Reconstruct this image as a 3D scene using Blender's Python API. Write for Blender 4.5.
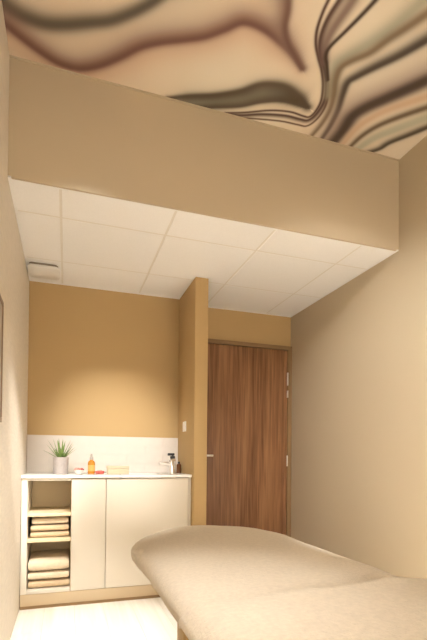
import bpy, bmesh, math, random
import numpy as np
from mathutils import Matrix, Vector, noise

for o in list(bpy.data.objects):
    bpy.data.objects.remove(o)
scene = bpy.context.scene
COL = scene.collection
random.seed(7)

# ------------------------------------------------------------------ camera
cam_data = bpy.data.cameras.new('camera')
cam = bpy.data.objects.new('camera', cam_data)
COL.objects.link(cam)
RR = [[0.9492402608972208, -0.31441310405698547, 0.009344896416084585],
      [0.3142834365422435, 0.9492385943335876, 0.013115355229362925],
      [-0.012994175886671126, -0.009512677059901834, 0.9998703217758693]]
r_, f_, u_ = (Vector(v) for v in RR)
M4 = Matrix.Identity(4)
for i in range(3):
    M4[i][0] = r_[i]; M4[i][1] = u_[i]; M4[i][2] = -f_[i]
M4[0][3], M4[1][3], M4[2][3] = 0.2851, 0.0, 1.0287
cam.matrix_world = M4
cam_data.sensor_width = 36.0
cam_data.sensor_fit = 'AUTO'
cam_data.lens = 444.96 * 36 / 640
cam_data.shift_y = (451.84 - 320) / 640
cam_data.clip_start = 0.02
scene.camera = cam

# ------------------------------------------------------------------ world, exposure
world = bpy.data.worlds.new('world'); scene.world = world
world.use_nodes = True
world.node_tree.nodes['Background'].inputs[0].default_value = (0.02, 0.017, 0.012, 1)
world.node_tree.nodes['Background'].inputs[1].default_value = 0.3
scene.view_settings.view_transform = 'Standard'
scene.view_settings.look = 'None'
scene.view_settings.gamma = 1.0
scene.view_settings.use_curve_mapping = False
scene.view_settings.exposure = 1.58

# recessed ceiling downlights: (x, y, aim x, aim y, aim z, watts, cone deg, blend)
WARM = (1.0, 0.97, 0.925)
SPOTS = [(0.14, 1.15, 0.68, 3.60, 1.12, 270, 27, 1.0),
         (0.44, 1.80, 0.36, 2.70, 0.0, 290, 33, 0.9),
         (0.32, 0.85, 0.55, 1.02, 0.7, 56, 32, 1.0),
         (1.74, 1.25, 1.72, 1.55, 0.0, 900, 30, 0.8),  # fill spot added to bounce light off the floor beside the bed
         (0.70, 0.70, 2.30, 2.60, 1.35, 165, 48, 1.0),
         (0.85, 1.20, 0.00, 3.22, 0.80, 400, 17, 1.0)]
FILL_GLOBES = [(0.55, 1.05, 27.5), (1.75, 1.05, 27.5)]   # added fill globes, unseen behind the viewpoint: x, z, radiance

# ------------------------------------------------------------------ room numbers (metres)
YB, ZL, ZH, XR = 2.336, 2.375, 2.965, 2.3036
YA, YD, XP0, XP1, YP = 3.677, 3.7876, 1.1836, 1.2842, 3.174
XG, YL2, YC, ZW, ZS = 0.2405, 3.2472, 3.2161, 0.90, 1.1914
YN = -0.95


# ------------------------------------------------------------------ materials
def srgb(r, g, b):
    f = lambda c: (c / 255 / 12.92) if c / 255 <= 0.04045 else ((c / 255 + 0.055) / 1.055) ** 2.4
    return (f(r), f(g), f(b), 1)


def mat(name, col, rough=0.6, metal=0.0, spec=0.4, noise_scale=None, noise_amt=0.05, bump=0.0, bump_scale=200,
        stretch=(1, 1, 1), trans=0.0, sheen=0.0):
    m = bpy.data.materials.new(name); m.use_nodes = True
    nt = m.node_tree; b = nt.nodes['Principled BSDF']
    b.inputs['Base Color'].default_value = (*col[:3], 1)
    b.inputs['Roughness'].default_value = rough
    b.inputs['Metallic'].default_value = metal
    b.inputs['Specular IOR Level'].default_value = spec
    b.inputs['Transmission Weight'].default_value = trans
    b.inputs['Sheen Weight'].default_value = sheen
    tc = nt.nodes.new('ShaderNodeTexCoord'); mp = nt.nodes.new('ShaderNodeMapping')
    mp.inputs['Scale'].default_value = stretch
    nt.links.new(tc.outputs['Object'], mp.inputs['Vector'])
    if noise_scale:
        n = nt.nodes.new('ShaderNodeTexNoise'); n.inputs['Scale'].default_value = noise_scale
        n.inputs['Detail'].default_value = 5
        nt.links.new(mp.outputs[0], n.inputs['Vector'])
        r = nt.nodes.new('ShaderNodeValToRGB')
        r.color_ramp.elements[0].position = 0.3; r.color_ramp.elements[1].position = 0.7
        r.color_ramp.elements[0].color = (*[c * (1 - noise_amt) for c in col[:3]], 1)
        r.color_ramp.elements[1].color = (*[min(1, c * (1 + noise_amt)) for c in col[:3]], 1)
        nt.links.new(n.outputs['Fac'], r.inputs['Fac'])
        nt.links.new(r.outputs['Color'], b.inputs['Base Color'])
    if bump:
        n2 = nt.nodes.new('ShaderNodeTexNoise'); n2.inputs['Scale'].default_value = bump_scale
        n2.inputs['Detail'].default_value = 3
        nt.links.new(mp.outputs[0], n2.inputs['Vector'])
        bp = nt.nodes.new('ShaderNodeBump'); bp.inputs['Strength'].default_value = bump
        bp.inputs['Distance'].default_value = 0.003
        nt.links.new(n2.outputs['Fac'], bp.inputs['Height'])
        nt.links.new(bp.outputs[0], b.inputs['Normal'])
    return m


def wood_mat(name, dark, light, axis='Z', scale=9.0, rough=0.45, fine=0.5):
    """straight-grained veneer: noise stretched along the grain axis"""
    m = bpy.data.materials.new(name); m.use_nodes = True
    nt = m.node_tree; b = nt.nodes['Principled BSDF']; b.inputs['Roughness'].default_value = rough
    b.inputs['Specular IOR Level'].default_value = 0.3
    tc = nt.nodes.new('ShaderNodeTexCoord')
    oi = nt.nodes.new('ShaderNodeObjectInfo')
    add = nt.nodes.new('ShaderNodeVectorMath'); add.operation = 'MULTIPLY_ADD'
    nt.links.new(oi.outputs['Random'], add.inputs[0]); add.inputs[1].default_value = (13.1, 7.7, 5.3)
    nt.links.new(tc.outputs['Object'], add.inputs[2])
    cols = []
    for sc, lo in ((scale, 0.05), (scale * 4.5, 0.035)):
        mp = nt.nodes.new('ShaderNodeMapping')
        mp.inputs['Scale'].default_value = (sc, sc, sc * lo) if axis == 'Z' else (sc, sc * lo, sc)
        nt.links.new(add.outputs[0], mp.inputs['Vector'])
        n = nt.nodes.new('ShaderNodeTexNoise'); n.inputs['Scale'].default_value = 1.0
        n.inputs['Detail'].default_value = 4; n.inputs['Distortion'].default_value = 0.3
        nt.links.new(mp.outputs[0], n.inputs['Vector']); cols.append(n)
    mx = nt.nodes.new('ShaderNodeMix'); mx.inputs[0].default_value = fine
    nt.links.new(cols[0].outputs['Fac'], mx.inputs[2]); nt.links.new(cols[1].outputs['Fac'], mx.inputs[3])
    r = nt.nodes.new('ShaderNodeValToRGB')
    r.color_ramp.elements[0].position = 0.34; r.color_ramp.elements[1].position = 0.66
    r.color_ramp.elements[0].color = dark; r.color_ramp.elements[1].color = light
    nt.links.new(mx.outputs[0], r.inputs['Fac'])
    nt.links.new(r.outputs['Color'], b.inputs['Base Color'])
    bp = nt.nodes.new('ShaderNodeBump'); bp.inputs['Strength'].default_value = 0.12; bp.inputs['Distance'].default_value = 0.001
    nt.links.new(cols[1].outputs['Fac'], bp.inputs['Height']); nt.links.new(bp.outputs[0], b.inputs['Normal'])
    return m


M = {}
M['beige'] = mat('beige_paint', (0.525, 0.43, 0.30), 0.75, bump=0.05, bump_scale=250, noise_scale=1.5, noise_amt=0.015)
M['ochre'] = mat('ochre_paint', (0.495, 0.338, 0.155), 0.7, bump=0.05, bump_scale=250, noise_scale=1.5, noise_amt=0.015)
M['ochre2'] = M['ochre']
M['wallpaper'] = mat('cream_wallcovering', (0.72, 0.65, 0.55), 0.7, noise_scale=60, noise_amt=0.05, bump=0.35,
                     bump_scale=70, stretch=(1, 0.18, 1))
M['tile'] = mat('white_ceiling_tile', (0.91, 0.895, 0.88), 0.85, noise_scale=150, noise_amt=0.02, bump=0.1, bump_scale=400)
M['grid'] = mat('ceiling_grid_metal', (0.80, 0.76, 0.70), 0.5)
M['cab'] = mat('cream_lacquer', (0.72, 0.66, 0.56), 0.38, noise_scale=2, noise_amt=0.01)
M['cab_bounce'] = mat('cream_bounce_tint', (0.78, 0.64, 0.42), 0.5)  # cream warmed and lightened for the bounce light inside the open shelves
M['plinth'] = mat('plinth_laminate', (0.55, 0.43, 0.28), 0.5)
M['worktop'] = mat('white_worktop', (0.82, 0.79, 0.74), 0.3, noise_scale=30, noise_amt=0.01)
M['splash'] = mat('glazed_white_tile', (0.66, 0.605, 0.545), 0.3, noise_scale=12, noise_amt=0.02)
M['grout'] = mat('pale_grout', (0.66, 0.60, 0.54), 0.9)
M['door'] = wood_mat('walnut_veneer', srgb(104, 70, 48), srgb(164, 120, 84), 'Z', 16, 0.4, 0.5)
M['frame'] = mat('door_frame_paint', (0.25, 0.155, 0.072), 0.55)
M['floor'] = wood_mat('pale_oak_floor', (0.68, 0.625, 0.53, 1), (0.82, 0.775, 0.69, 1), 'Y', 11, 0.45, 0.4)
M['subfloor'] = mat('floor_joint', (0.40, 0.32, 0.22), 0.8)
M['terry'] = mat('cream_terry', (0.73, 0.65, 0.535), 0.95, spec=0.1, noise_scale=85, noise_amt=0.06, bump=0.9, bump_scale=190, sheen=0.15)
M['towel'] = mat('cream_towel', (0.76, 0.63, 0.46), 0.95, spec=0.1, noise_scale=40, noise_amt=0.06, bump=0.6, bump_scale=260, sheen=0.15)
M['towel2'] = mat('sand_towel', (0.64, 0.49, 0.315), 0.95, spec=0.1, noise_scale=40, noise_amt=0.06, bump=0.6, bump_scale=260, sheen=0.15)
M['bedwood'] = wood_mat('beech_wood', (0.50, 0.33, 0.15, 1), (0.62, 0.44, 0.22, 1), 'Z', 14, 0.45, 0.4)
M['pot'] = mat('pale_concrete', (0.42, 0.375, 0.35), 0.8, noise_scale=60, noise_amt=0.07, bump=0.2, bump_scale=180)
M['soil'] = mat('potting_soil', (0.05, 0.035, 0.02), 0.95, noise_scale=90, noise_amt=0.4, bump=0.8, bump_scale=120)
M['aloe'] = mat('aloe_green', (0.19, 0.29, 0.08), 0.45, noise_scale=45, noise_amt=0.35)
M['amber'] = mat('amber_oil', (0.85, 0.36, 0.04), 0.15, trans=0.35)
M['cap'] = mat('grey_cap', (0.42, 0.37, 0.32), 0.35)
M['paper'] = mat('label_paper', (0.80, 0.42, 0.12), 0.6)
M['red'] = mat('red_petals', (0.55, 0.11, 0.09), 0.5, noise_scale=70, noise_amt=0.3)
M['pink'] = mat('pink_petals', (0.75, 0.36, 0.30), 0.5, noise_scale=70, noise_amt=0.2)
M['dish'] = mat('white_porcelain', (0.82, 0.79, 0.75), 0.2)
M['creambox'] = mat('cream_card', (0.62, 0.54, 0.37), 0.6)
M['chrome'] = mat('chrome', (0.90, 0.88, 0.85), 0.28, metal=1.0)
M['steel'] = mat('brushed_steel', (0.80, 0.77, 0.72), 0.3, metal=1.0)
M['black'] = mat('black_plastic', (0.02, 0.02, 0.02), 0.35)
M['glass'] = mat('clear_soap', (0.86, 0.80, 0.72), 0.08, trans=0.6)
M['brown'] = mat('brown_glass', (0.12, 0.045, 0.015), 0.15)
M['plastic'] = mat('white_plastic', (0.80, 0.77, 0.72), 0.4)
M['shadow_slot'] = mat('shadow_gap_brown', (0.26, 0.21, 0.16), 0.7)  # shadow between vent plate and ceiling put into the brown
M['picframe'] = mat('picture_frame_wood', (0.23, 0.15, 0.09), 0.5)
M['picture'] = mat('picture_print', (0.40, 0.33, 0.26), 0.6, noise_scale=6, noise_amt=0.25)


# ------------------------------------------------------------------ mesh helpers
def mesh_obj(name, bm, m, parent=None, smooth=False, angle=40):
    me = bpy.data.meshes.new(name)
    bmesh.ops.recalc_face_normals(bm, faces=bm.faces)
    bm.to_mesh(me); bm.free()
    me.materials.append(M[m] if isinstance(m, str) else m)
    if smooth:
        me.polygons.foreach_set('use_smooth', [True] * len(me.polygons))
        me.set_sharp_from_angle(angle=math.radians(angle))
    o = bpy.data.objects.new(name, me); COL.objects.link(o)
    if parent: o.parent = parent
    return o


def add_box(bm, x0, x1, y0, y1, z0, z1, bevel=0.0, seg=2):
    t = bmesh.new()
    vs = [t.verts.new((x, y, z)) for x in (x0, x1) for y in (y0, y1) for z in (z0, z1)]
    for f in ((0, 1, 3, 2), (4, 6, 7, 5), (0, 4, 5, 1), (2, 3, 7, 6), (0, 2, 6, 4), (1, 5, 7, 3)):
        t.faces.new([vs[i] for i in f])
    bmesh.ops.recalc_face_normals(t, faces=t.faces)
    if bevel:
        bmesh.ops.bevel(t, geom=t.edges[:], offset=bevel, segments=seg, profile=0.5, affect='EDGES')
    merge(bm, t)


def merge(bm, t):
    tmp = bpy.data.meshes.new('tmp'); t.to_mesh(tmp); t.free()
    bm.from_mesh(tmp); bpy.data.meshes.remove(tmp)


def box(name, x0, x1, y0, y1, z0, z1, m, parent=None, bevel=0.0, seg=2):
    bm = bmesh.new(); add_box(bm, x0, x1, y0, y1, z0, z1, bevel, seg)
    return mesh_obj(name, bm, m, parent, smooth=bevel > 0, angle=35)


def add_lathe(bm, prof, n=32, c=(0, 0, 0)):
    rings = []
    for r, z in prof:
        if r < 1e-6:
            rings.append([bm.verts.new((c[0], c[1], c[2] + z))])
        else:
            rings.append([bm.verts.new((c[0] + r * math.cos(2 * math.pi * k / n), c[1] + r * math.sin(2 * math.pi * k / n), c[2] + z)) for k in range(n)])
    for a, b in zip(rings, rings[1:]):
        for k in range(n):
            k2 = (k + 1) % n
            if len(a) == 1: bm.faces.new((a[0], b[k2], b[k]))
            elif len(b) == 1: bm.faces.new((a[k], a[k2], b[0]))
            else: bm.faces.new((a[k], a[k2], b[k2], b[k]))


def lathe(name, prof, m, parent=None, n=32, c=(0, 0, 0), angle=40):
    bm = bmesh.new(); add_lathe(bm, prof, n, c)
    return mesh_obj(name, bm, m, parent, smooth=True, angle=angle)


def add_tube(bm, pts, rad, n=12):
    pts = [Vector(p) for p in pts]
    rads = rad if isinstance(rad, (list, tuple)) else [rad] * len(pts)
    rings = []
    for i, p in enumerate(pts):
        d = (pts[min(i + 1, len(pts) - 1)] - pts[max(i - 1, 0)]).normalized()
        a = d.cross(Vector((0, 0, 1)) if abs(d.z) < 0.9 else Vector((1, 0, 0))).normalized(); b = d.cross(a)
        rings.append([bm.verts.new(p + rads[i] * (a * math.cos(2 * math.pi * k / n) + b * math.sin(2 * math.pi * k / n))) for k in range(n)])
    for a, b in zip(rings, rings[1:]):
        for k in range(n):
            bm.faces.new((a[k], a[(k + 1) % n], b[(k + 1) % n], b[k]))
    bm.faces.new(rings[0]); bm.faces.new(rings[-1])


def tube(name, pts, rad, m, parent=None, n=12):
    bm = bmesh.new(); add_tube(bm, pts, rad, n)
    return mesh_obj(name, bm, m, parent, smooth=True)


def thing(name, label, cat, loc=(0, 0, 0), rotz=0.0, group=None):
    o = bpy.data.objects.new(name, None); COL.objects.link(o)
    o.empty_display_size = 0.05
    o.location = loc; o.rotation_euler = (0, 0, rotz)
    o['label'] = label; o['category'] = cat
    if group: o['group'] = group
    return o


def tag(o, label, cat, group=None):
    o['label'] = label; o['category'] = cat
    if group: o['group'] = group
    return o


def struct(o, label):
    o['kind'] = 'structure'; o['label'] = label
    return o


# ------------------------------------------------------------------ room shell
T = 0.12
floor = struct(box('floor', -T, XR + T, YN - T, YD + T, -0.10, -0.003, 'subfloor'), 'pale oak plank floor of the treatment room')
PW, PL = 0.19, 1.25
pm = {}
col = 0; x = -0.03
while x < XR:
    a, b = max(x, 0.0), min(x + PW, XR)
    y = YN - [0.0, 0.45, 0.85, 0.25, 0.65][col % 5]
    while y < YD:
        c, d = max(y, YN), min(y + PL, YD)
        if d - c > 0.03 and b - a > 0.02:
            key = (round(b - a, 4), round(d - c, 4))
            if key not in pm:
                bm = bmesh.new(); add_box(bm, 0.0006, key[0] - 0.0006, 0.0006, key[1] - 0.0006, -0.003, 0.0, 0.0006, 1)
                o = mesh_obj('plank', bm, 'floor', floor); pm[key] = o.data
            else:
                o = bpy.data.objects.new('plank', pm[key]); COL.objects.link(o); o.parent = floor
            o.location = (a, c, 0)
        y += PL
    x += PW; col += 1

struct(box('wall_left', -T, 0, YN - T, YD + T, 0, ZH + T, 'wallpaper'), 'left wall with pale cream textured wallcovering')
struct(box('wall_right', XR, XR + T, YN - T, YD + T, 0, ZH + T, 'beige'), 'plain beige right wall')
struct(box('wall_behind', 0, XR, YN - T, YN, 0, ZH + T, 'beige'), 'plain beige wall behind the viewpoint')
struct(box('wall_bulkhead', 0, XR, YB, YB + 0.014, ZL, ZH, 'beige'), 'beige dropped bulkhead between printed ceiling and tiled ceiling')
struct(box('wall_alcove', 0, XP0, YA, YA + 0.10, 0, ZL, 'ochre'), 'ochre wall of the washbasin alcove')
struct(box('wall_door', XP0, XR, YD, YD + T, 0, ZL, 'ochre'), 'ochre wall around the wooden door')
struct(box('wall_partition', XP0, XP1, YP, YD, 0, ZL, 'ochre', bevel=0.002), 'short ochre partition between alcove and door')

# low ceiling: slab, T-bar grid, tiles one by one
low = struct(box('ceiling_low', 0, XR, YB + 0.014, YD + T, ZL + 0.02, ZL + 0.14, 'grid'), 'low suspended ceiling of square white tiles')
xs = [0.0] + [XG + 0.6 * k for k in range(4)] + [XR]
ys = [YB + 0.002, YL2 - 0.6, YL2, YD]
tm = {}
g = 0.0068
for i in range(5):
    for j in range(3):
        a, b, c, d = xs[i] + g, xs[i + 1] - g, ys[j] + g, ys[j + 1] - g
        if j == 0: c = YB + 0.024
        o = box('ceiling_tile', a, b, c, d, ZL + 0.002, ZL + 0.018, 'tile', low, bevel=0.0015, seg=1)
for k in range(4):
    box('grid_bar', xs[k + 1] - 0.008, xs[k + 1] + 0.008, YB + 0.016, YD - 0.016, ZL + 0.004, ZL + 0.012, 'grid', low)
for j in (1, 2):
    box('grid_bar', 0.016, XR - 0.016, ys[j] - 0.008, ys[j] + 0.008, ZL + 0.0035, ZL + 0.0115, 'grid', low)
for a in ((0.0, 0.016, YB, YD), (XR - 0.016, XR, YB, YD), (0.016, XR - 0.016, YB + 0.014, YB + 0.024), (0.016, XP0, YA - 0.016, YA), (XP1, XR - 0.016, YD - 0.016, YD)):
    box('edge_trim', *a, ZL - 0.001, ZL + 0.006, 'tile', low)

# ------------------------------------------------------------------ printed ceiling
STR = dict(
    S1=[(-0.020,2.049),(-0.008,2.071),(0.029,2.094),(0.087,2.111),(0.170,2.112),(0.255,2.088),(0.361,2.042),(0.445,2.003),(0.525,1.943),(0.600,1.872),(0.652,1.811)],
    S2=[(-0.012,2.164),(0.058,2.215),(0.141,2.267),(0.231,2.305),(0.326,2.302),(0.419,2.252),(0.508,2.175),(0.592,2.091),(0.677,2.035),(0.784,1.983),(0.867,1.939),(0.943,1.877),(1.008,1.821),(1.099,1.819),(1.204,1.849),(1.287,1.886),(1.366,1.940)],
    S2b=[(1.142,1.644),(1.170,1.705),(1.195,1.781),(1.242,1.842),(1.305,1.891),(1.373,1.943)],
    S3u=[(0.781,2.335),(0.890,2.284),(1.015,2.234),(1.131,2.167),(1.205,2.101),(1.271,2.072),(1.353,2.064),(1.441,2.095),(1.525,2.145)],
    S3m=[(0.901,2.323),(1.027,2.272),(1.148,2.209),(1.239,2.150),(1.339,2.116),(1.437,2.131)],
    S3d=[(0.938,2.354),(1.041,2.315),(1.170,2.263),(1.262,2.202),(1.360,2.158),(1.447,2.149),(1.518,2.154)],
    L1=[(1.107,2.334),(1.212,2.294),(1.338,2.235),(1.448,2.208),(1.531,2.211),(1.567,2.206),(1.580,2.163),(1.570,2.085),(1.524,1.992),(1.468,1.917),(1.418,1.864),(1.370,1.808),(1.336,1.743),(1.317,1.663),(1.310,1.591)],
    L2=[(1.054,2.352),(1.192,2.320),(1.306,2.273),(1.434,2.240),(1.526,2.236),(1.573,2.228),(1.593,2.174),(1.585,2.080),(1.538,1.987),(1.480,1.913),(1.424,1.856),(1.386,1.803),(1.362,1.744),(1.351,1.670),(1.355,1.571)],
    L3=[(1.146,2.359),(1.256,2.325),(1.426,2.287),(1.531,2.279),(1.591,2.270),(1.618,2.204),(1.613,2.114),(1.575,2.021),(1.518,1.937)],
    L4=[(1.531,1.957),(1.481,1.888),(1.446,1.843),(1.438,1.796),(1.461,1.710),(1.482,1.630),(1.497,1.562),(1.503,1.525)],
    L2b=[(1.460,1.872),(1.419,1.808),(1.404,1.719),(1.410,1.600),(1.406,1.554)],
    Gr=[(1.598,2.033),(1.542,1.928),(1.521,1.863),(1.552,1.801),(1.606,1.722),(1.655,1.614),(1.688,1.501),(1.696,1.455)],
    S5=[(1.660,2.340),(1.665,2.228),(1.651,2.124),(1.614,2.028),(1.570,1.944),(1.553,1.876),(1.580,1.825),(1.635,1.761),(1.671,1.679),(1.707,1.611),(1.754,1.514)],
    S6=[(1.731,2.334),(1.722,2.233),(1.697,2.115),(1.659,2.013),(1.638,1.940),(1.660,1.894),(1.711,1.821),(1.781,1.728),(1.850,1.613)],
    S7=[(1.813,2.341),(1.812,2.236),(1.797,2.127),(1.825,2.049),(1.887,1.962),(1.961,1.861),(2.022,1.776)],
    Or=[(1.876,2.338),(1.874,2.206),(1.902,2.106),(1.959,2.010),(2.104,1.860)],
    S8=[(1.933,2.337),(1.944,2.234),(1.981,2.136),(2.052,2.039),(2.161,1.918)],
    Gg=[(1.991,2.336),(2.028,2.222),(2.112,2.107),(2.217,1.974)],
    S9=[(2.073,2.346),(2.120,2.291),(2.142,2.228),(2.208,2.134),(2.275,2.034)],
)
# name, colour (sRGB of the ink), width on the left / right of the drawn direction (m) at start and end, strength, power, runs on past the end
INK = [
    ('S1', (100, 88, 74), (0.046, 0.060), (0.022, 0.024), 0.95, 2.4, 'e'),
    ('S2', (222, 178, 146), (0.085, 0.004), (0.060, 0.004), 0.55, 2.0, ''),
    ('S2', (152, 112, 98), (0.026, 0.062), (0.018, 0.054), 0.95, 2.0, ''),
    ('S2', (120, 84, 72), (0.012, 0.022), (0.010, 0.016), 0.7, 2.0, ''),
    ('S2b', (150, 118, 104), (0.060, 0.016), (0.016, 0.018), 0.9, 2.0, 's'),
    ('S2b', (120, 84, 70), (0.018, 0.012), (0.010, 0.012), 0.7, 2.0, 's'),
    ('S3m', (150, 142, 122), (0.056, 0.050), (0.040, 0.034), 0.95, 3.0, ''),
    ('S3u', (92, 76, 60), (0.028, 0.012), (0.060, 0.030), 0.92, 2.2, ''),
    ('S3d', (90, 74, 58), (0.008, 0.022), (0.014, 0.060), 0.9, 2.2, ''),
    ('L1', (96, 66, 54), (0.0070, 0.0070), (0.0075, 0.0075), 1.0, 2.5, 'e'),
    ('L2', (96, 68, 58), (0.0170, 0.0075), (0.020, 0.0090), 1.0, 2.2, 'e'),
    ('L2b', (128, 100, 90), (0.018, 0.020), (0.024, 0.030), 0.85, 2.2, 'e'),
    ('L3', (110, 80, 62), (0.0060, 0.0060), (0.0065, 0.0065), 1.0, 2.5, ''),
    ('Gr', (176, 170, 146), (0.022, 0.026), (0.032, 0.042), 0.8, 2.0, 'e'),
    ('L4', (76, 56, 46), (0.0070, 0.0095), (0.0120, 0.0120), 1.0, 2.5, 'e'),
    ('S5', (128, 104, 78), (0.010, 0.016), (0.026, 0.028), 0.88, 2.2, 'e'),
    ('S6', (74, 60, 50), (0.012, 0.014), (0.022, 0.042), 0.96, 2.4, 'e'),
    ('S7', (166, 138, 124), (0.040, 0.080), (0.040, 0.095), 0.8, 2.2, 'e'),
    ('S7', (76, 60, 50), (0.034, 0.038), (0.044, 0.040), 0.96, 2.6, 'e'),
    ('Or', (226, 190, 156), (0.014, 0.022), (0.026, 0.026), 0.9, 2.4, 'e'),
    ('S8', (112, 88, 64), (0.014, 0.016), (0.022, 0.026), 0.94, 2.2, 'e'),
    ('Gg', (196, 190, 164), (0.022, 0.028), (0.030, 0.036), 0.9, 2.6, 'e'),
    ('S9', (84, 68, 52), (0.012, 0.024), (0.016, 0.032), 0.96, 2.4, 'e'),
]


def smooth_line(p, n=6):
    p = np.array(p); P = np.vstack([2 * p[0] - p[1], p, 2 * p[-1] - p[-2]]); out = []
    for i in range(1, len(P) - 2):
        for t in np.arange(n) / n:
            a, b, c, d = P[i - 1], P[i], P[i + 1], P[i + 2]
            out.append(0.5 * (2 * b + (c - a) * t + (2 * a - 5 * b + 4 * c - d) * t * t + (3 * b - a - 3 * c + d) * t ** 3))
    out.append(P[-2]); return np.array(out)


def run_on(p, k):
    """carry a stripe on across the ceiling the camera does not see, as a slow wave"""
    p = np.array(p); d = p[-1] - p[-2]; d = d / np.linalg.norm(d); a0 = math.atan2(d[1], d[0]); q = [p[-1]]
    for i in range(1, 34):
        a = a0 + (-1.75 - a0) * min(1, i / 9) + 0.55 * math.sin(i * 0.36 + 0.04 * k)
        q.append(q[-1] + 0.09 * np.array([math.cos(a), math.sin(a)]))
    return np.vstack([p, np.array(q[1:])])


def lin(c):
    c = np.array(c) / 255.0
    return np.where(c <= 0.04045, c / 12.92, ((c + 0.055) / 1.055) ** 2.4)


WSC = 1.2


def build_print():
    nx = 540
    gx = np.linspace(0.0, XR, nx)
    gy = np.concatenate([np.linspace(YN, 1.25, 300)[:-1], np.linspace(1.25, YB, 275)])
    ny = len(gy)
    X, Y = np.meshgrid(gx, gy); P = np.stack([X.ravel(), Y.ravel()], 1)
    base = lin((220, 205, 182)); warm2 = lin((226, 205, 180)); pale = lin((230, 220, 200))
    t1 = np.clip(0.5 + 0.5 * np.sin(P[:, 0] * 3.1 + P[:, 1] * 4.3 + 1.0), 0, 1)[:, None]
    colr = base * (1 - t1) + pale * t1
    t2 = np.clip(0.5 + 0.5 * np.sin(P[:, 0] * 5.3 - P[:, 1] * 6.1), 0, 1)[:, None] * 0.5
    colr = colr * (1 - t2) + warm2 * t2
    cores = []
    for k, (nm, ink, w0, w1, stg, pw, ext) in enumerate(INK):
        raw = STR[nm][::-1] if ext == 's' else STR[nm]
        L = smooth_line(raw); n0 = len(L)
        if ext: L = run_on(L, k)
        a, b = w0, w1
        if ext == 's': a, b = (w1[1], w1[0]), (w0[1], w0[0])
        D = np.full(len(P), 1e9); W = np.ones(len(P))
        for i in range(len(L) - 1):
            A, B = L[i], L[i + 1]; e = B - A; ll = e @ e
            if ll < 1e-10: continue
            lo = np.minimum(A, B) - 0.22; hi = np.maximum(A, B) + 0.22
            idx = np.nonzero((P[:, 0] > lo[0]) & (P[:, 0] < hi[0]) & (P[:, 1] > lo[1]) & (P[:, 1] < hi[1]))[0]
            if not len(idx): continue
            v = P[idx] - A; t = np.clip((v @ e) / ll, 0, 1); q = v - t[:, None] * e
            d = np.sqrt((q ** 2).sum(1)); side = e[0] * v[:, 1] - e[1] * v[:, 0]
            s = min(1.0, i / max(1, n0 - 1))
            w = np.where(side > 0, a[0] + (b[0] - a[0]) * s, a[1] + (b[1] - a[1]) * s)
            if not ext:   # free ends taper
                w = w * min(1.0, 0.35 + 5 * min(s + 0.15, 1 - s))
            m = d < D[idx]
            D[idx[m]] = d[m]; W[idx[m]] = w[m]
        if W.min() < 1 and max(w0 + w1) > 0.021:      # soft bleed around the broad bands
            mid = 0.45 * lin(ink) + 0.55 * base
            al = (0.5 * np.exp(-(D / (W * 2.0)) ** 1.6))[:, None]
            colr = colr * (1 - al) + mid * al
        cores.append((stg * np.exp(-(D / (W * WSC)) ** pw), lin(ink) * np.array([0.80, 0.84, 0.88])))
    for al, ink in cores:
        colr = colr * (1 - al[:, None]) + ink * al[:, None]
    me = bpy.data.meshes.new('ceiling')
    V = np.zeros((nx * ny, 3), np.float32); V[:, :2] = P; V[:, 2] = ZH
    ii = np.arange(nx * ny).reshape(ny, nx)
    F = np.stack([ii[:-1, :-1], ii[1:, :-1], ii[1:, 1:], ii[:-1, 1:]], -1).reshape(-1, 4)   # faces down
    nb = len(V)
    V = np.vstack([V, np.array([(0, YN, ZH + T), (XR, YN, ZH + T), (XR, YB + 0.1, ZH + T), (0, YB + 0.1, ZH + T)], np.float32)])
    F = np.vstack([F, [[nb, nb + 1, nb + 2, nb + 3]]])
    me.vertices.add(len(V)); me.vertices.foreach_set('co', V.ravel())
    me.loops.add(F.size); me.loops.foreach_set('vertex_index', F.ravel().astype(np.int32))
    me.polygons.add(len(F)); me.polygons.foreach_set('loop_start', np.arange(len(F), dtype=np.int32) * 4)
    me.update(calc_edges=True); me.validate()
    at = me.color_attributes.new('ink', 'FLOAT_COLOR', 'POINT')
    C = np.ones((len(V), 4), np.float32); C[:nb, :3] = colr
    at.data.foreach_set('color', C.ravel())
    m = bpy.data.materials.new('printed_ceiling_cloth'); m.use_nodes = True
    nt = m.node_tree; b = nt.nodes['Principled BSDF']; b.inputs['Roughness'].default_value = 0.6
    b.inputs['Specular IOR Level'].default_value = 0.25
    ca = nt.nodes.new('ShaderNodeVertexColor'); ca.layer_name = 'ink'
    nt.links.new(ca.outputs['Color'], b.inputs['Base Color'])
    me.materials.append(m)
    o = bpy.data.objects.new('ceiling', me); COL.objects.link(o)
    return o


struct(build_print(), 'high ceiling printed with flowing brown and cream marbled waves')
struct(box('trim_1', 0, XR, YB - 0.006, YB, ZH - 0.008, ZH - 0.0005, 'beige'), 'thin beige edging strip where bulkhead meets printed ceiling')

# ------------------------------------------------------------------ door
DX0, DX1, DZ = 1.335, 2.215, 2.045
door = struct(thing('door_1', '', ''), 'walnut veneer door with steel lever handle and hinges')
del door['category']
door.location = (DX0, YD, 0)


def L(o, org):   # mesh written in room coordinates -> local to its thing
    o.data.transform(Matrix.Translation(-Vector(org))); return o


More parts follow.
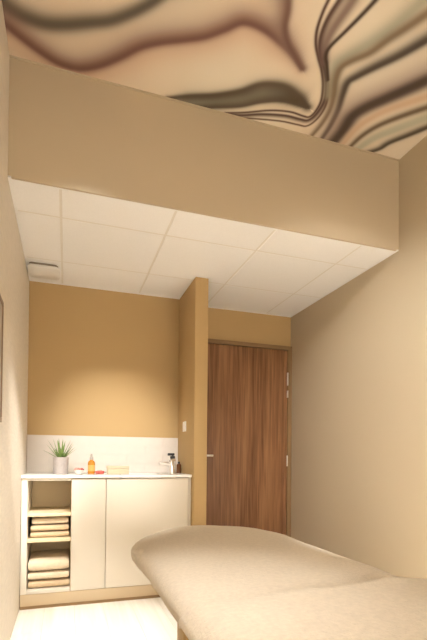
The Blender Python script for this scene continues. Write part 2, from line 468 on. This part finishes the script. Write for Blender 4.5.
DO = (DX0, YD, 0)
leaf = L(box('leaf', DX0, DX1, YD - 0.030, YD - 0.004, 0.008, DZ, 'door', door, bevel=0.002), DO)
L(box('hinge_stile', DX1 + 0.003, 2.256, YD - 0.030, YD - 0.004, 0.0, DZ, 'door', door, bevel=0.002), DO)
bm = bmesh.new()
add_box(bm, 2.258, XR - 0.004, YD - 0.040, YD, 0, 2.086, 0.002)
add_box(bm, DX0 - 0.045, DX0 - 0.003, YD - 0.040, YD, 0, 2.086, 0.002)
add_box(bm, DX0 - 0.003, 2.258, YD - 0.040, YD, DZ + 0.004, 2.086, 0.002)
L(mesh_obj('door_frame', bm, 'frame', door), DO)
for z0, z1 in ((1.715, 1.835), (1.60, 1.665), (0.955, 1.055)):
    hg = tube('hinge', [(2.256, YD - 0.037, z0), (2.256, YD - 0.037, z1)], 0.0065, 'steel', door)
    L(hg, DO)
hd = tube('handle', [(1.39, YD - 0.030, 1.047), (1.39, YD - 0.072, 1.047), (1.394, YD - 0.080, 1.047), (1.405, YD - 0.083, 1.047), (1.508, YD - 0.083, 1.047)], 0.0095, 'steel', door, 14)
L(hd, DO)
rs = bmesh.new(); add_tube(rs, [(1.39, YD - 0.030, 1.047), (1.39, YD - 0.039, 1.047)], 0.026, 24); L(mesh_obj('rose', rs, 'steel', hd, True), DO)

# ------------------------------------------------------------------ vanity cabinet
YF = YC + 0.016    # door faces
CO = (0.59, YF + 0.2, 0)
cabi = thing('vanity_cabinet', 'cream vanity cabinet with open towel shelves and two plain doors', 'cabinet', CO)
yb = YA - 0.005
zc = 0.879
SX0, SX1 = 0.042, 0.322
def cb(name, *a, m='cab', bevel=0.0015, parent=None):
    return L(box(name, *a, m, parent or cabi, bevel=bevel), CO)
cb('side_panel', 0.004, SX0, YF, yb, 0.0995, zc)
cb('side_panel', SX1 + 0.001, SX1 + 0.019, YF + 0.021, yb, 0.0995, zc, m='cab_bounce')
cb('side_panel', XP0 - 0.022, XP0 - 0.003, YF + 0.004, yb, 0.0995, zc)
cb('top_rail', SX0, SX1, YF, yb, zc - 0.018, zc)
cb('bottom_panel', SX0, SX1, YF, yb, 0.0995, 0.122)
cb('bottom_panel', SX1 + 0.019, XP0 - 0.022, YF + 0.021, yb, 0.0995, 0.122)
cb('back_panel', SX0, XP0 - 0.022, yb - 0.008, yb - 0.002, 0.122, zc, m='cab_bounce')
cb('shelf', SX0, SX1, YF + 0.004, yb - 0.008, 0.618, 0.640, m='cab_bounce')
cb('shelf', SX0, SX1, YF + 0.004, yb - 0.008, 0.444, 0.467, m='cab_bounce')
cb('plinth', 0.004, XP0 - 0.003, YF + 0.003, YF + 0.020, 0.0, 0.098, m='plinth')
cb('shadow_strip', 0.004, XP0 - 0.003, YF + 0.0005, YF + 0.0029, 0.0, 0.020, m='frame', bevel=0.0)  # dark brown strip stands in for the shadow line at the plinth base
cb('cabinet_door', SX1 + 0.003, 0.5560, YF, YF + 0.019, 0.1005, 0.874)
cb('cabinet_door', 0.5595, XP0 - 0.025, YF, YF + 0.019, 0.1005, 0.874)

# worktop with an inset basin
WO = (0.59, 3.45, 0.87)
wt = thing('worktop', 'white worktop with inset washbasin running across the alcove', 'worktop', WO)
wx0, wx1, wy0, wy1, wz0, wz1 = 0.002, XP0 - 0.002, YC, YA - 0.014, 0.880, 0.900
bx0, bx1, by0, by1 = 0.66, 0.99, 3.290, 3.545
bm = bmesh.new()
def ring_rect(x0, x1, y0, y1, z): return [bm.verts.new(p) for p in ((x0, y0, z), (x1, y0, z), (x1, y1, z), (x0, y1, z))]
ot, ob = ring_rect(wx0, wx1, wy0, wy1, wz1), ring_rect(wx0, wx1, wy0, wy1, wz0)
it, ib = ring_rect(bx0, bx1, by0, by1, wz1), ring_rect(bx0, bx1, by0, by1, wz0)
for k in range(4):
    j = (k + 1) % 4
    for q in ((ot[k], ot[j], it[j], it[k]), (ob[k], ib[k], ib[j], ob[j]), (ot[k], ob[k], ob[j], ot[j]), (it[k], it[j], ib[j], ib[k])):
        bm.faces.new(q)
sl = mesh_obj('slab', bm, 'worktop', wt); L(sl, WO)
bv = sl.modifiers.new('soft_edge', 'BEVEL'); bv.width = 0.002; bv.segments = 2
bm = bmesh.new()
def loop(x0, x1, y0, y1, z, r, n=6):
    pts = []
    for cx, cy, a0 in ((x1 - r, y1 - r, 0), (x0 + r, y1 - r, 90), (x0 + r, y0 + r, 180), (x1 - r, y0 + r, 270)):
        for k in range(n + 1):
            a = math.radians(a0 + 90 * k / n); pts.append(bm.verts.new((cx + r * math.cos(a), cy + r * math.sin(a), z)))
    return pts
e = 0.001
lv = [loop(bx0 + e, bx1 - e, by0 + e, by1 - e, 0.8985, 0.004), loop(bx0 + .012, bx1 - .012, by0 + .012, by1 - .012, 0.8985, 0.02), loop(bx0 + .016, bx1 - .016, by0 + .016, by1 - .016, 0.892, 0.022),
      loop(bx0 + .022, bx1 - .022, by0 + .022, by1 - .022, 0.815, 0.03), loop(bx0 + .05, bx1 - .05, by0 + .05, by1 - .05, 0.795, 0.03)]
for a, b in zip(lv, lv[1:]):
    for k in range(len(a)):
        j = (k + 1) % len(a); bm.faces.new((a[k], a[j], b[j], b[k]))
bm.faces.new(lv[-1])
bs = mesh_obj('basin', bm, 'dish', wt, True); L(bs, WO)
L(lathe('drain', [(0.0, 0.004), (0.016, 0.004), (0.020, 0.001), (0.020, 0.0), (0, 0)], 'chrome', bs, 20, ((bx0 + bx1) / 2, (by0 + by1) / 2, 0.7955)), WO)

# backsplash tiles, one by one, on a grout bed
spl = struct(box('trim_2', 0.001, XP0 - 0.001, YA - 0.008, YA, ZW, ZS, 'grout'), 'backsplash of narrow white glazed tiles above the worktop')
rows = 4; th = (ZS - ZW - 0.002) / rows
stm = {}
for j in range(rows):
    x = 0.002 - (0.15 if j % 2 else 0.0)
    while x < XP0 - 0.004:
        a, b = max(x, 0.002), min(x + 0.30, XP0 - 0.002)
        if b - a > 0.01:
            key = round(b - a, 4)
            if key not in stm:
                bm = bmesh.new(); add_box(bm, 0.0005, key - 0.0005, -0.0065, 0, 0.0005, th - 0.0005, 0.0006, 1)
                o = mesh_obj('tile', bm, 'splash', spl); stm[key] = o.data
            else:
                o = bpy.data.objects.new('tile', stm[key]); COL.objects.link(o); o.parent = spl
            o.location = (a, YA - 0.0065 + random.uniform(-0.0004, 0.0003), ZW + 0.001 + j * th)
        x += 0.30

# ------------------------------------------------------------------ folded towels
def towel(loc, w, d, folds, label, m, seed, group='folded towels in the cabinet'):
    """each fold: (thickness, y offset of its rounded front edge)"""
    t = thing('folded_towel', label, 'towel', loc, 0, group)
    z = 0.0; rnd = random.Random(seed)
    for k, (h, yo, tilt) in enumerate(folds):
        bm = bmesh.new(); n, ns = 20, 14; rings = []
        for i in range(ns + 1):
            s = i / ns; x = (s - 0.5) * w
            end = min(s, 1 - s) * 2; sh = 1 - 0.25 * max(0, 1 - end * 6) ** 2
            ring = []
            for q in range(n):
                a = 2 * math.pi * q / n
                cy, sz = math.cos(a), math.sin(a)
                yy = -math.copysign(abs(cy) ** 0.30, cy); zz = math.copysign(abs(sz) ** 0.55, sz)
                p = Vector((x, yo + d / 2 + yy * d / 2 * (1 if yy > 0 else 1 - 0.0), z + h / 2 + zz * h / 2 * sh))
                wv = noise.noise(Vector((x * 9 + seed * 3.1, k * 2.7, seed))) * 0.006
                p.y += wv + (noise.noise(Vector((x * 25, seed, k))) * 0.002)
                p.z += tilt * x + (noise.noise(Vector((x * 8, yy * 1.5, seed + k * 5))) * 0.004 * sz if sz > 0 else 0)
                ring.append(bm.verts.new(p))
            rings.append(ring)
        for a, b in zip(rings, rings[1:]):
            for q in range(n): bm.faces.new((a[q], a[(q + 1) % n], b[(q + 1) % n], b[q]))
        bm.faces.new(rings[0]); bm.faces.new(rings[-1])
        mesh_obj('fold', bm, m, t, True, 60)
        z += h * 0.93
    return t

sx = (SX0 + SX1) / 2
yt = YF + 0.035
# middle compartment
towel((sx + .004, yt, 0.4675), 0.250, 0.30, [(0.042, 0.004, 0.008)], 'sand-coloured folded towel, lowest on the middle cabinet shelf', 'towel2', 1)
towel((sx + .004, yt, 0.5125), 0.246, 0.29, [(0.041, 0.000, 0.014)], 'folded towel in the middle of the stack on the middle cabinet shelf', 'towel2', 2)
towel((sx + .006, yt + .004, 0.5590), 0.236, 0.28, [(0.044, 0, 0.012)], 'pale cream folded towel, topmost on the middle cabinet shelf', 'towel', 3)
# lowest compartment
towel((sx + .003, yt, 0.1225), 0.268, 0.38, [(0.054, 0, 0.006)], 'large sand-coloured folded towel, lowest in the bottom compartment', 'towel2', 4)
towel((sx + .000, yt, 0.1795), 0.266, 0.38, [(0.056, -0.004, 0.012)], 'thick cream folded towel between two others in the bottom compartment', 'towel', 5)
towel((sx + .000, yt, 0.2395), 0.262, 0.385, [(0.078, -0.010, 0.012)], 'thick cream folded towel, topmost in the bottom compartment', 'towel', 6)

# ------------------------------------------------------------------ things on the worktop
ZT = 0.900
p = thing('potted_aloe', 'spiky green aloe in a pale grey concrete pot on the worktop', 'plant', (0.249, 3.42, ZT))
lathe('pot', [(0.0, 0.0), (0.049, 0.0), (0.052, 0.003), (0.0535, 0.06), (0.054, 0.120), (0.052, 0.122), (0.048, 0.121), (0.047, 0.108), (0, 0.108)], 'pot', p, 40)
lathe('soil', [(0.0465, 0.1085), (0.030, 0.112), (0.0, 0.114)], 'soil', p, 24)
rl = random.Random(3)
def aloe_leaf(az, lean, ln, wd, curl):
    bm = bmesh.new(); n = 9; prev = None; ca, sa = math.cos(az), math.sin(az)
    pr, pz, ang = 0.0068, 0.105, lean
    for i in range(n + 1):
        s = i / n; wv = wd * (1 - s ** 1.7) * (0.75 + 0.6 * min(s * 3, 1) * 0.4) + 0.0004; tk = wv * 0.42
        c = Vector((pr * ca, pr * sa, pz)); side = Vector((-sa, ca, 0)); up = Vector((-math.cos(ang) * ca, -math.cos(ang) * sa, math.sin(ang)))
        ring = [bm.verts.new(c + side * wv), bm.verts.new(c + side * wv * .5 - up * tk * .8), bm.verts.new(c - up * tk), bm.verts.new(c - side * wv * .5 - up * tk * .8), bm.verts.new(c - side * wv), bm.verts.new(c + up * tk * 0.15)]
        if prev:
            for q in range(6): bm.faces.new((prev[q], prev[(q + 1) % 6], ring[(q + 1) % 6], ring[q]))
        else: bm.faces.new(ring)
        prev = ring
        pr += ln / n * math.sin(ang); pz += ln / n * math.cos(ang); ang += curl / n
    bm.faces.new(prev)
    mesh_obj('leaf', bm, 'aloe', p, True, 50)
for k in range(9): aloe_leaf(k * 2 * math.pi / 9 + rl.uniform(-.2, .2), rl.uniform(0.70, 1.0), rl.uniform(0.12, 0.155), rl.uniform(0.009, 0.011), rl.uniform(-0.1, 0.25))
for k in range(8): aloe_leaf(k * 2 * math.pi / 8 + 0.4 + rl.uniform(-.2, .2), rl.uniform(0.28, 0.55), rl.uniform(0.14, 0.17), rl.uniform(0.008, 0.010), rl.uniform(-0.1, 0.15))
for k in range(4): aloe_leaf(k * 2 * math.pi / 4 + 0.9, rl.uniform(0.05, 0.18), rl.uniform(0.14, 0.165), 0.008, 0.05)

b = thing('oil_bottle', 'amber oil bottle with grey cap beside the aloe', 'bottle', (0.463, 3.40, ZT))
lathe('body', [(0, 0), (0.023, 0), (0.0255, 0.003), (0.0255, 0.080), (0.022, 0.092), (0.011, 0.100), (0.011, 0.106), (0, 0.106)], 'amber', b, 28)
lathe('paper_label', [(0.0257, 0.020), (0.0262, 0.0205), (0.0262, 0.066), (0.0257, 0.0665)], 'paper', b, 28)
cp = lathe('cap', [(0, 0.104), (0.0135, 0.104), (0.0135, 0.122), (0.008, 0.126), (0.008, 0.142), (0.006, 0.148), (0, 0.148)], 'cap', b, 20)

def dish_with(loc, r, label, cols, n, seed, h):
    d = thing('dish', label, 'dish', loc, 0)
    lathe('bowl', [(0, 0), (r * .6, 0), (r * .72, 0.004), (r, h), (r * .95, h + .001), (r * .68, 0.008), (0, 0.006)], 'dish', d, 28)
    rr = random.Random(seed)
    for k in range(n):
        bm = bmesh.new(); a = rr.uniform(0, 6.28); q = r * .62 * math.sqrt(rr.random()); s = rr.uniform(.011, .015)
        for i in range(5):
            t = bmesh.new(); bmesh.ops.create_icosphere(t, subdivisions=1, radius=s)
            an = i * 1.257; t.transform(Matrix.Translation((q * math.cos(a) + s * .7 * math.cos(an), q * math.sin(a) + s * .7 * math.sin(an), h + .004 + rr.uniform(0, .006))) @ Matrix.Diagonal((.9, .9, .6, 1))); merge(bm, t)
        mesh_obj('blossom', bm, cols[k % len(cols)], d, True, 80)
    return d
dish_with((0.373, 3.36, ZT), 0.034, 'small white dish of pink and red blossoms between aloe and amber bottle', ['pink', 'red', 'pink'], 7, 5, 0.030)
d = thing('soap_dish', 'low red round dish right of the amber bottle', 'dish', (0.523, 3.40, ZT))
lathe('bowl', [(0, 0), (0.026, 0), (0.031, 0.004), (0.034, 0.022), (0.031, 0.022), (0.028, 0.010), (0, 0.008)], 'red', d, 28)
bm = bmesh.new(); add_box(bm, -0.020, 0.020, -0.013, 0.013, 0.009, 0.029, 0.006, 3); mesh_obj('soap', bm, 'pink', d, True)
bo = thing('card_box', 'low cream box lying between red dish and tap', 'box', (0.655, 3.40, ZT))
bm = bmesh.new(); add_box(bm, -0.078, 0.078, -0.040, 0.040, 0, 0.038, 0.002); mesh_obj('body', bm, 'creambox', bo, True)
bm = bmesh.new(); add_box(bm, -0.080, 0.080, -0.042, 0.042, 0.039, 0.060, 0.002); mesh_obj('lid', bm, 'creambox', bo, True)

# tap, soap pump and dark bottle at the right end
t = thing('basin_tap', 'chrome single-lever basin tap at the right end of the worktop', 'tap', (1.068, 3.385, ZT))
lathe('base', [(0, 0), (0.025, 0), (0.025, 0.006), (0.020, 0.009), (0, 0.009)], 'chrome', t, 28)
tube('body', [(0, 0, 0.008), (-0.002, 0, 0.05), (-0.008, 0, 0.095)], [0.021, 0.020, 0.019], 'chrome', t, 20)
tube('spout', [(-0.004, 0, 0.066), (-0.04, 0, 0.078), (-0.085, 0, 0.081), (-0.100, 0, 0.079)], [0.016, 0.015, 0.014, 0.013], 'chrome', t, 16)
lv_ = tube('lever', [(-0.008, 0, 0.096), (0.004, 0, 0.104), (0.030, 0, 0.112)], [0.016, 0.010, 0.006], 'chrome', t, 14)
s = thing('soap_dispenser', 'clear soap dispenser with black pump behind the tap', 'dispenser', (1.098, 3.50, ZT))
lathe('bottle', [(0, 0), (0.024, 0), (0.026, 0.003), (0.026, 0.100), (0.020, 0.112), (0.011, 0.116), (0.011, 0.122), (0, 0.122)], 'glass', s, 28)
lathe('collar', [(0, 0.118), (0.020, 0.118), (0.020, 0.138), (0.006, 0.140), (0.006, 0.150), (0, 0.150)], 'black', s, 20)
bm = bmesh.new(); add_box(bm, -0.040, 0.014, -0.013, 0.013, 0.142, 0.162, 0.004); mesh_obj('pump_head', bm, 'black', s, True)
s = thing('brown_bottle', 'slim dark brown bottle against the partition behind the tap', 'bottle', (1.155, 3.52, ZT))
lathe('body', [(0, 0), (0.017, 0), (0.019, 0.002), (0.019, 0.066), (0.015, 0.074), (0.008, 0.078), (0, 0.078)], 'brown', s, 24)
lathe('cap', [(0, 0.076), (0.0095, 0.076), (0.0095, 0.094), (0, 0.095)], 'black', s, 18)

# ------------------------------------------------------------------ wall and ceiling fittings
sw = thing('light_switch', 'white light switch on the partition above the tap', 'switch', (XP0, 3.445, 1.275))
bm = bmesh.new(); add_box(bm, -0.009, 0, -0.040, 0.040, -0.040, 0.040, 0.003); mesh_obj('plate', bm, 'plastic', sw, True)
bm = bmesh.new(); add_box(bm, -0.013, -0.008, -0.027, 0.027, -0.028, 0.028, 0.002); mesh_obj('rocker', bm, 'plastic', sw, True)

v = thing('air_vent', 'white rounded ceiling air vent in the left corner above the alcove', 'vent', (0.118, 3.405, ZL))
def rounded_slab(name, hw, r, z0, z1, m, parent, bev=0.004):
    bm = bmesh.new(); pts = []
    for cx, cy, a0 in ((hw - r, hw - r, 0), (-hw + r, hw - r, 90), (-hw + r, -hw + r, 180), (hw - r, -hw + r, 270)):
        for k in range(7):
            a = math.radians(a0 + 15 * k); pts.append((cx, cy, r, a))
    prof = [(-bev, z1), (0, z1 - bev), (0, z0 + bev), (-bev, z0)]
    rings = [[bm.verts.new((cx + (rr + o) * math.cos(a), cy + (rr + o) * math.sin(a), z)) for cx, cy, rr, a in pts] for o, z in prof]
    for A, B in zip(rings, rings[1:]):
        for k in range(len(A)): bm.faces.new((A[k], A[(k + 1) % len(A)], B[(k + 1) % len(A)], B[k]))
    bm.faces.new(rings[0]); bm.faces.new(rings[-1])
    return mesh_obj(name, bm, m, parent, True, 50)
rounded_slab('neck', 0.096, 0.026, -0.018, 0.0, 'shadow_slot', v, 0.001)
rounded_slab('face_plate', 0.106, 0.032, -0.034, -0.016, 'plastic', v)

pc = thing('framed_picture', 'picture in a dark brown frame at the left edge, on the cream wall', 'picture', (0, 1.832, 1.448))
py, pz, fw = 0.36, 0.270, 0.022
for nm, a in (('frame_rail', (0.0, 0.010, -py, py, pz - fw, pz)), ('frame_rail', (0.0, 0.010, -py, py, -pz, -pz + fw)),
              ('frame_stile', (0.0, 0.010, -py, -py + fw, -pz + fw, pz - fw)), ('frame_stile', (0.0, 0.010, py - fw, py, -pz + fw, pz - fw))):
    bm = bmesh.new(); add_box(bm, *a, 0.002); mesh_obj(nm, bm, 'picframe', pc, True)
bm = bmesh.new(); add_box(bm, 0.001, 0.006, -py + fw, py - fw, -pz + fw, pz - fw); mesh_obj('print', bm, 'picture', pc)

LENS = mat('lit_lens', (0.8, 0.76, 0.7), 0.4)
LENS.node_tree.nodes['Principled BSDF'].inputs['Emission Color'].default_value = (*WARM, 1)
LENS.node_tree.nodes['Principled BSDF'].inputs['Emission Strength'].default_value = 4.0
# recessed downlights in the printed ceiling (out of frame, they light the room)
for i, (x, y, ax, ay, az, wt_, cone, bl) in enumerate(SPOTS):
    where = ['turned towards the alcove', 'nearest the bulkhead', 'above the bed', 'added as fill by the right wall', 'turned towards the right wall', 'turned towards the left wall'][i]
    dl = thing('downlight', 'recessed warm ceiling spotlight ' + where, 'spotlight', (x, y, ZH), 0, 'recessed ceiling spotlights')
    lathe('ring', [(0.030, -0.001), (0.030, -0.006), (0.042, -0.005), (0.044, 0.0), (0.030, 0.0)], 'plastic', dl, 32)
    lathe('lens', [(0.0, -0.004), (0.0295, -0.004), (0.0295, -0.001)], LENS, dl, 32)
    ld = bpy.data.lights.new('spot', 'SPOT'); ld.energy = wt_; ld.color = WARM
    ld.spot_size = math.radians(cone); ld.spot_blend = bl; ld.shadow_soft_size = 0.10
    lo = bpy.data.objects.new('lamp', ld); COL.objects.link(lo); lo.parent = dl
    lo.location = (0, 0, -0.012)
    lo.rotation_euler = (Vector((ax, ay, az)) - Vector((x, y, ZH))).to_track_quat('-Z', 'Y').to_euler()

for x, z, rad in FILL_GLOBES:
    wl = thing('fill_globe', 'added opal fill globe on the rear wall ' + ('near the cream wall' if x < 1 else 'near the beige wall'), 'lamp', (x, YN, z), 0, 'added opal fill globes')
    bm = bmesh.new(); add_tube(bm, [(0, 0, 0), (0, 0.018, 0)], 0.05, 28); mesh_obj('backplate', bm, 'steel', wl, True)
    tube('arm', [(0, 0.015, 0), (0, 0.10, 0)], 0.012, 'steel', wl)
    bm = bmesh.new(); bmesh.ops.create_uvsphere(bm, u_segments=24, v_segments=14, radius=0.11)
    bmesh.ops.translate(bm, verts=bm.verts, vec=(0, 0.20, 0))
    gm = bpy.data.materials.new('fill_opal_glass'); gm.use_nodes = True
    pb = gm.node_tree.nodes['Principled BSDF']; pb.inputs['Base Color'].default_value = (0.8, 0.75, 0.65, 1)
    pb.inputs['Emission Color'].default_value = (*WARM, 1); pb.inputs['Emission Strength'].default_value = rad
    mesh_obj('globe', bm, gm, wl, True, 180)

# ------------------------------------------------------------------ treatment bed
BX0, BX1, BY0, BY1, BZ = 0.534, 1.205, 0.12, 2.085, 0.700
BO = ((BX0 + BX1) / 2, (BY0 + BY1) / 2, 0)
bed = thing('massage_table', 'massage table with cream terry cover and wooden legs', 'massage table', BO)
def outline(ins, rf, rn, n=26):
    x0, x1, y0, y1 = BX0 + ins, BX1 - ins, BY0 + ins, BY1 - ins
    pts = []
    for cx, cy, a0, R in ((x1, y1, 0, rf), (x0, y1, 90, rf), (x0, y0, 180, rn), (x1, y0, 270, rn)):
        R = max(R - ins, 0.004)
        sxn = -1 if a0 in (0, 270) else 1; syn = -1 if a0 in (0, 90) else 1
        for k in range(n):
            a = math.radians(a0 + 90 * k / (n - 1)); pts.append((cx + sxn * R + R * math.cos(a), cy + syn * R + R * math.sin(a)))
        # straight run to the next corner
        nx = {0: (x0 + max(rf - ins, .004), y1), 90: (x0, y0 + max(rn - ins, .004)), 180: (x1 - max(rn - ins, .004), y0), 270: (x1, y1 - max(rf - ins, .004))}[a0]
        m = {0: 6, 90: 40, 180: 6, 270: 40}[a0]; lx, ly = pts[-1]
        for k in range(1, m): pts.append((lx + (nx[0] - lx) * k / m, ly + (nx[1] - ly) * k / m))
    return pts
PROF = [(0.075, -0.078), (0.030, -0.078), (0.014, -0.074), (0.006, -0.062), (0.001, -0.046), (0.0, -0.034), (0.003, -0.022), (0.010, -0.011), (0.022, -0.003), (0.040, 0.002),
        (0.065, 0.005), (0.10, 0.007), (0.14, 0.008), (0.18, 0.009), (0.22, 0.010), (0.26, 0.010), (0.30, 0.010), (0.3354, 0.010)]
bm = bmesh.new(); rings = []
for j, (ins, dz) in enumerate(PROF):
    ring = []
    for x, y in outline(ins, 0.33, 0.06):
        w = noise.noise(Vector((x * 6, y * 6, 1.3))) * 0.004 + noise.noise(Vector((x * 17, y * 15, 4.3))) * 0.0016
        w *= 1 if j >= 7 else 0.4
        w -= 0.020 * min(1, max(0, (0.78 - x) / 0.22)) * min(1, max(0, (y - 1.45) / 0.35))
        sidew = noise.noise(Vector((x * 11, y * 11, dz * 30))) * 0.004 if j < 7 else 0
        ring.append(bm.verts.new((x + sidew - BO[0], y - BO[1], BZ + dz + w)))
    rings.append(ring)
N = len(rings[0])
for a, b in zip(rings, rings[1:]):
    for k in range(N): bm.faces.new((a[k], a[(k + 1) % N], b[(k + 1) % N], b[k]))
bm.faces.new(rings[0])
bmesh.ops.remove_doubles(bm, verts=rings[-1], dist=0.006)
mesh_obj('terry_cover', bm, 'terry', bed, True, 180)
# pinched corner of the fitted cover
bm = bmesh.new()
tip = Vector((0.516, 1.630, 0.680))
A_ = [Vector((0.562, 1.74, 0.686)), Vector((0.552, 1.58, 0.696)), Vector((0.545, 1.52, 0.668)), Vector((0.548, 1.62, 0.636))]
vt = bm.verts.new(tip - Vector(BO)); inn = bm.verts.new(Vector((0.549, 1.57, 0.674)) - Vector(BO))
vs = [bm.verts.new(a - Vector(BO)) for a in A_]
for q in ((vs[0], vs[1], vt), (vs[1], inn, vt), (vt, inn, vs[3]), (vs[3], vs[0], vt), (vs[1], vs[2], inn), (inn, vs[2], vs[3])): bm.faces.new(q)
bmesh.ops.subdivide_edges(bm, edges=bm.edges[:], cuts=2, use_grid_fill=True)
mesh_obj('corner_tuck', bm, 'terry', bed, True, 60)
def bb(name, *a, bevel=0.004): return L(box(name, *a, 'bedwood', bed, bevel=bevel), BO)
for x in (0.555, 1.085):
    for y in (1.00, 0.20) if False else (1.06, 0.25): bb('leg', x + (0.01 if x < 0.8 else 0), x + 0.065, y, y + 0.075, 0.0, 0.615)
bb('frame_rail', 0.64, 0.680, 0.20, 1.95, 0.560, 0.622)
bb('frame_rail', 1.055, 1.095, 0.20, 1.95, 0.560, 0.622)
bb('crossbar', 0.63, 1.095, 1.075, 1.115, 0.30, 0.36)
bb('crossbar', 0.63, 1.095, 0.27, 0.31, 0.30, 0.36)
bb('crossbar', 0.63, 1.095, 1.75, 1.80, 0.565, 0.620)

# second terry sheet spread over the near half of the bed
bm = bmesh.new()
cs = []      # cross-section from the left rim over the bed and down the right side
for k in range(60):
    s = k / 59
    cs.append(s)
path = [(BX0 - 0.004, -0.040), (BX0 - 0.002, -0.020), (BX0 + 0.012, -0.001), (BX0 + 0.035, 0.010), (BX0 + 0.10, 0.016), (BX0 + 0.2, 0.019), (BX0 + 0.35, 0.020), (BX1 - 0.15, 0.019), (BX1 - 0.05, 0.017), (BX1 + 0.01, 0.012), (BX1 + 0.035, 0.000), (BX1 + 0.048, -0.03), (BX1 + 0.052, -0.09), (BX1 + 0.050, -0.17), (BX1 + 0.056, -0.24)]
path = smooth_line(path, 5)
ny = 46; grid = []
for j in range(ny + 1):
    row = []
    for i, (px, pz) in enumerate(path):
        far = 0.955 + 0.012 * math.sin(i * 0.21) + 0.008 * math.sin(i * 0.53 + 1)
        s = j / ny; y = 0.16 + (far - 0.16) * (1 - (1 - s) ** 1.6)
        edge = max(0, 1 - (far - y) / 0.030); dz = -0.009 * edge ** 2
        up = 1 if pz > -0.02 else 0.2
        w = (noise.noise(Vector((px * 7, y * 7, 9.1))) * 0.006 + noise.noise(Vector((px * 19, y * 17, 2.1))) * 0.002) * up
        row.append(bm.verts.new((px - BO[0] + (0 if up == 1 else noise.noise(Vector((y * 9, pz * 4, 3))) * 0.008 * (px > 1)), y - BO[1], BZ + pz + dz + max(w, -0.003))))
    grid.append(row)
for a, b in zip(grid, grid[1:]):
    for k in range(len(a) - 1): bm.faces.new((a[k], a[k + 1], b[k + 1], b[k]))
sh = mesh_obj('terry_sheet', bm, 'terry', None, True, 180)
sh.location = BO
so = sh.modifiers.new('cloth_thickness', 'SOLIDIFY'); so.thickness = 0.006; so.offset = 0.0
tag(sh, 'cream terry sheet spread over the near half of the massage table', 'sheet')
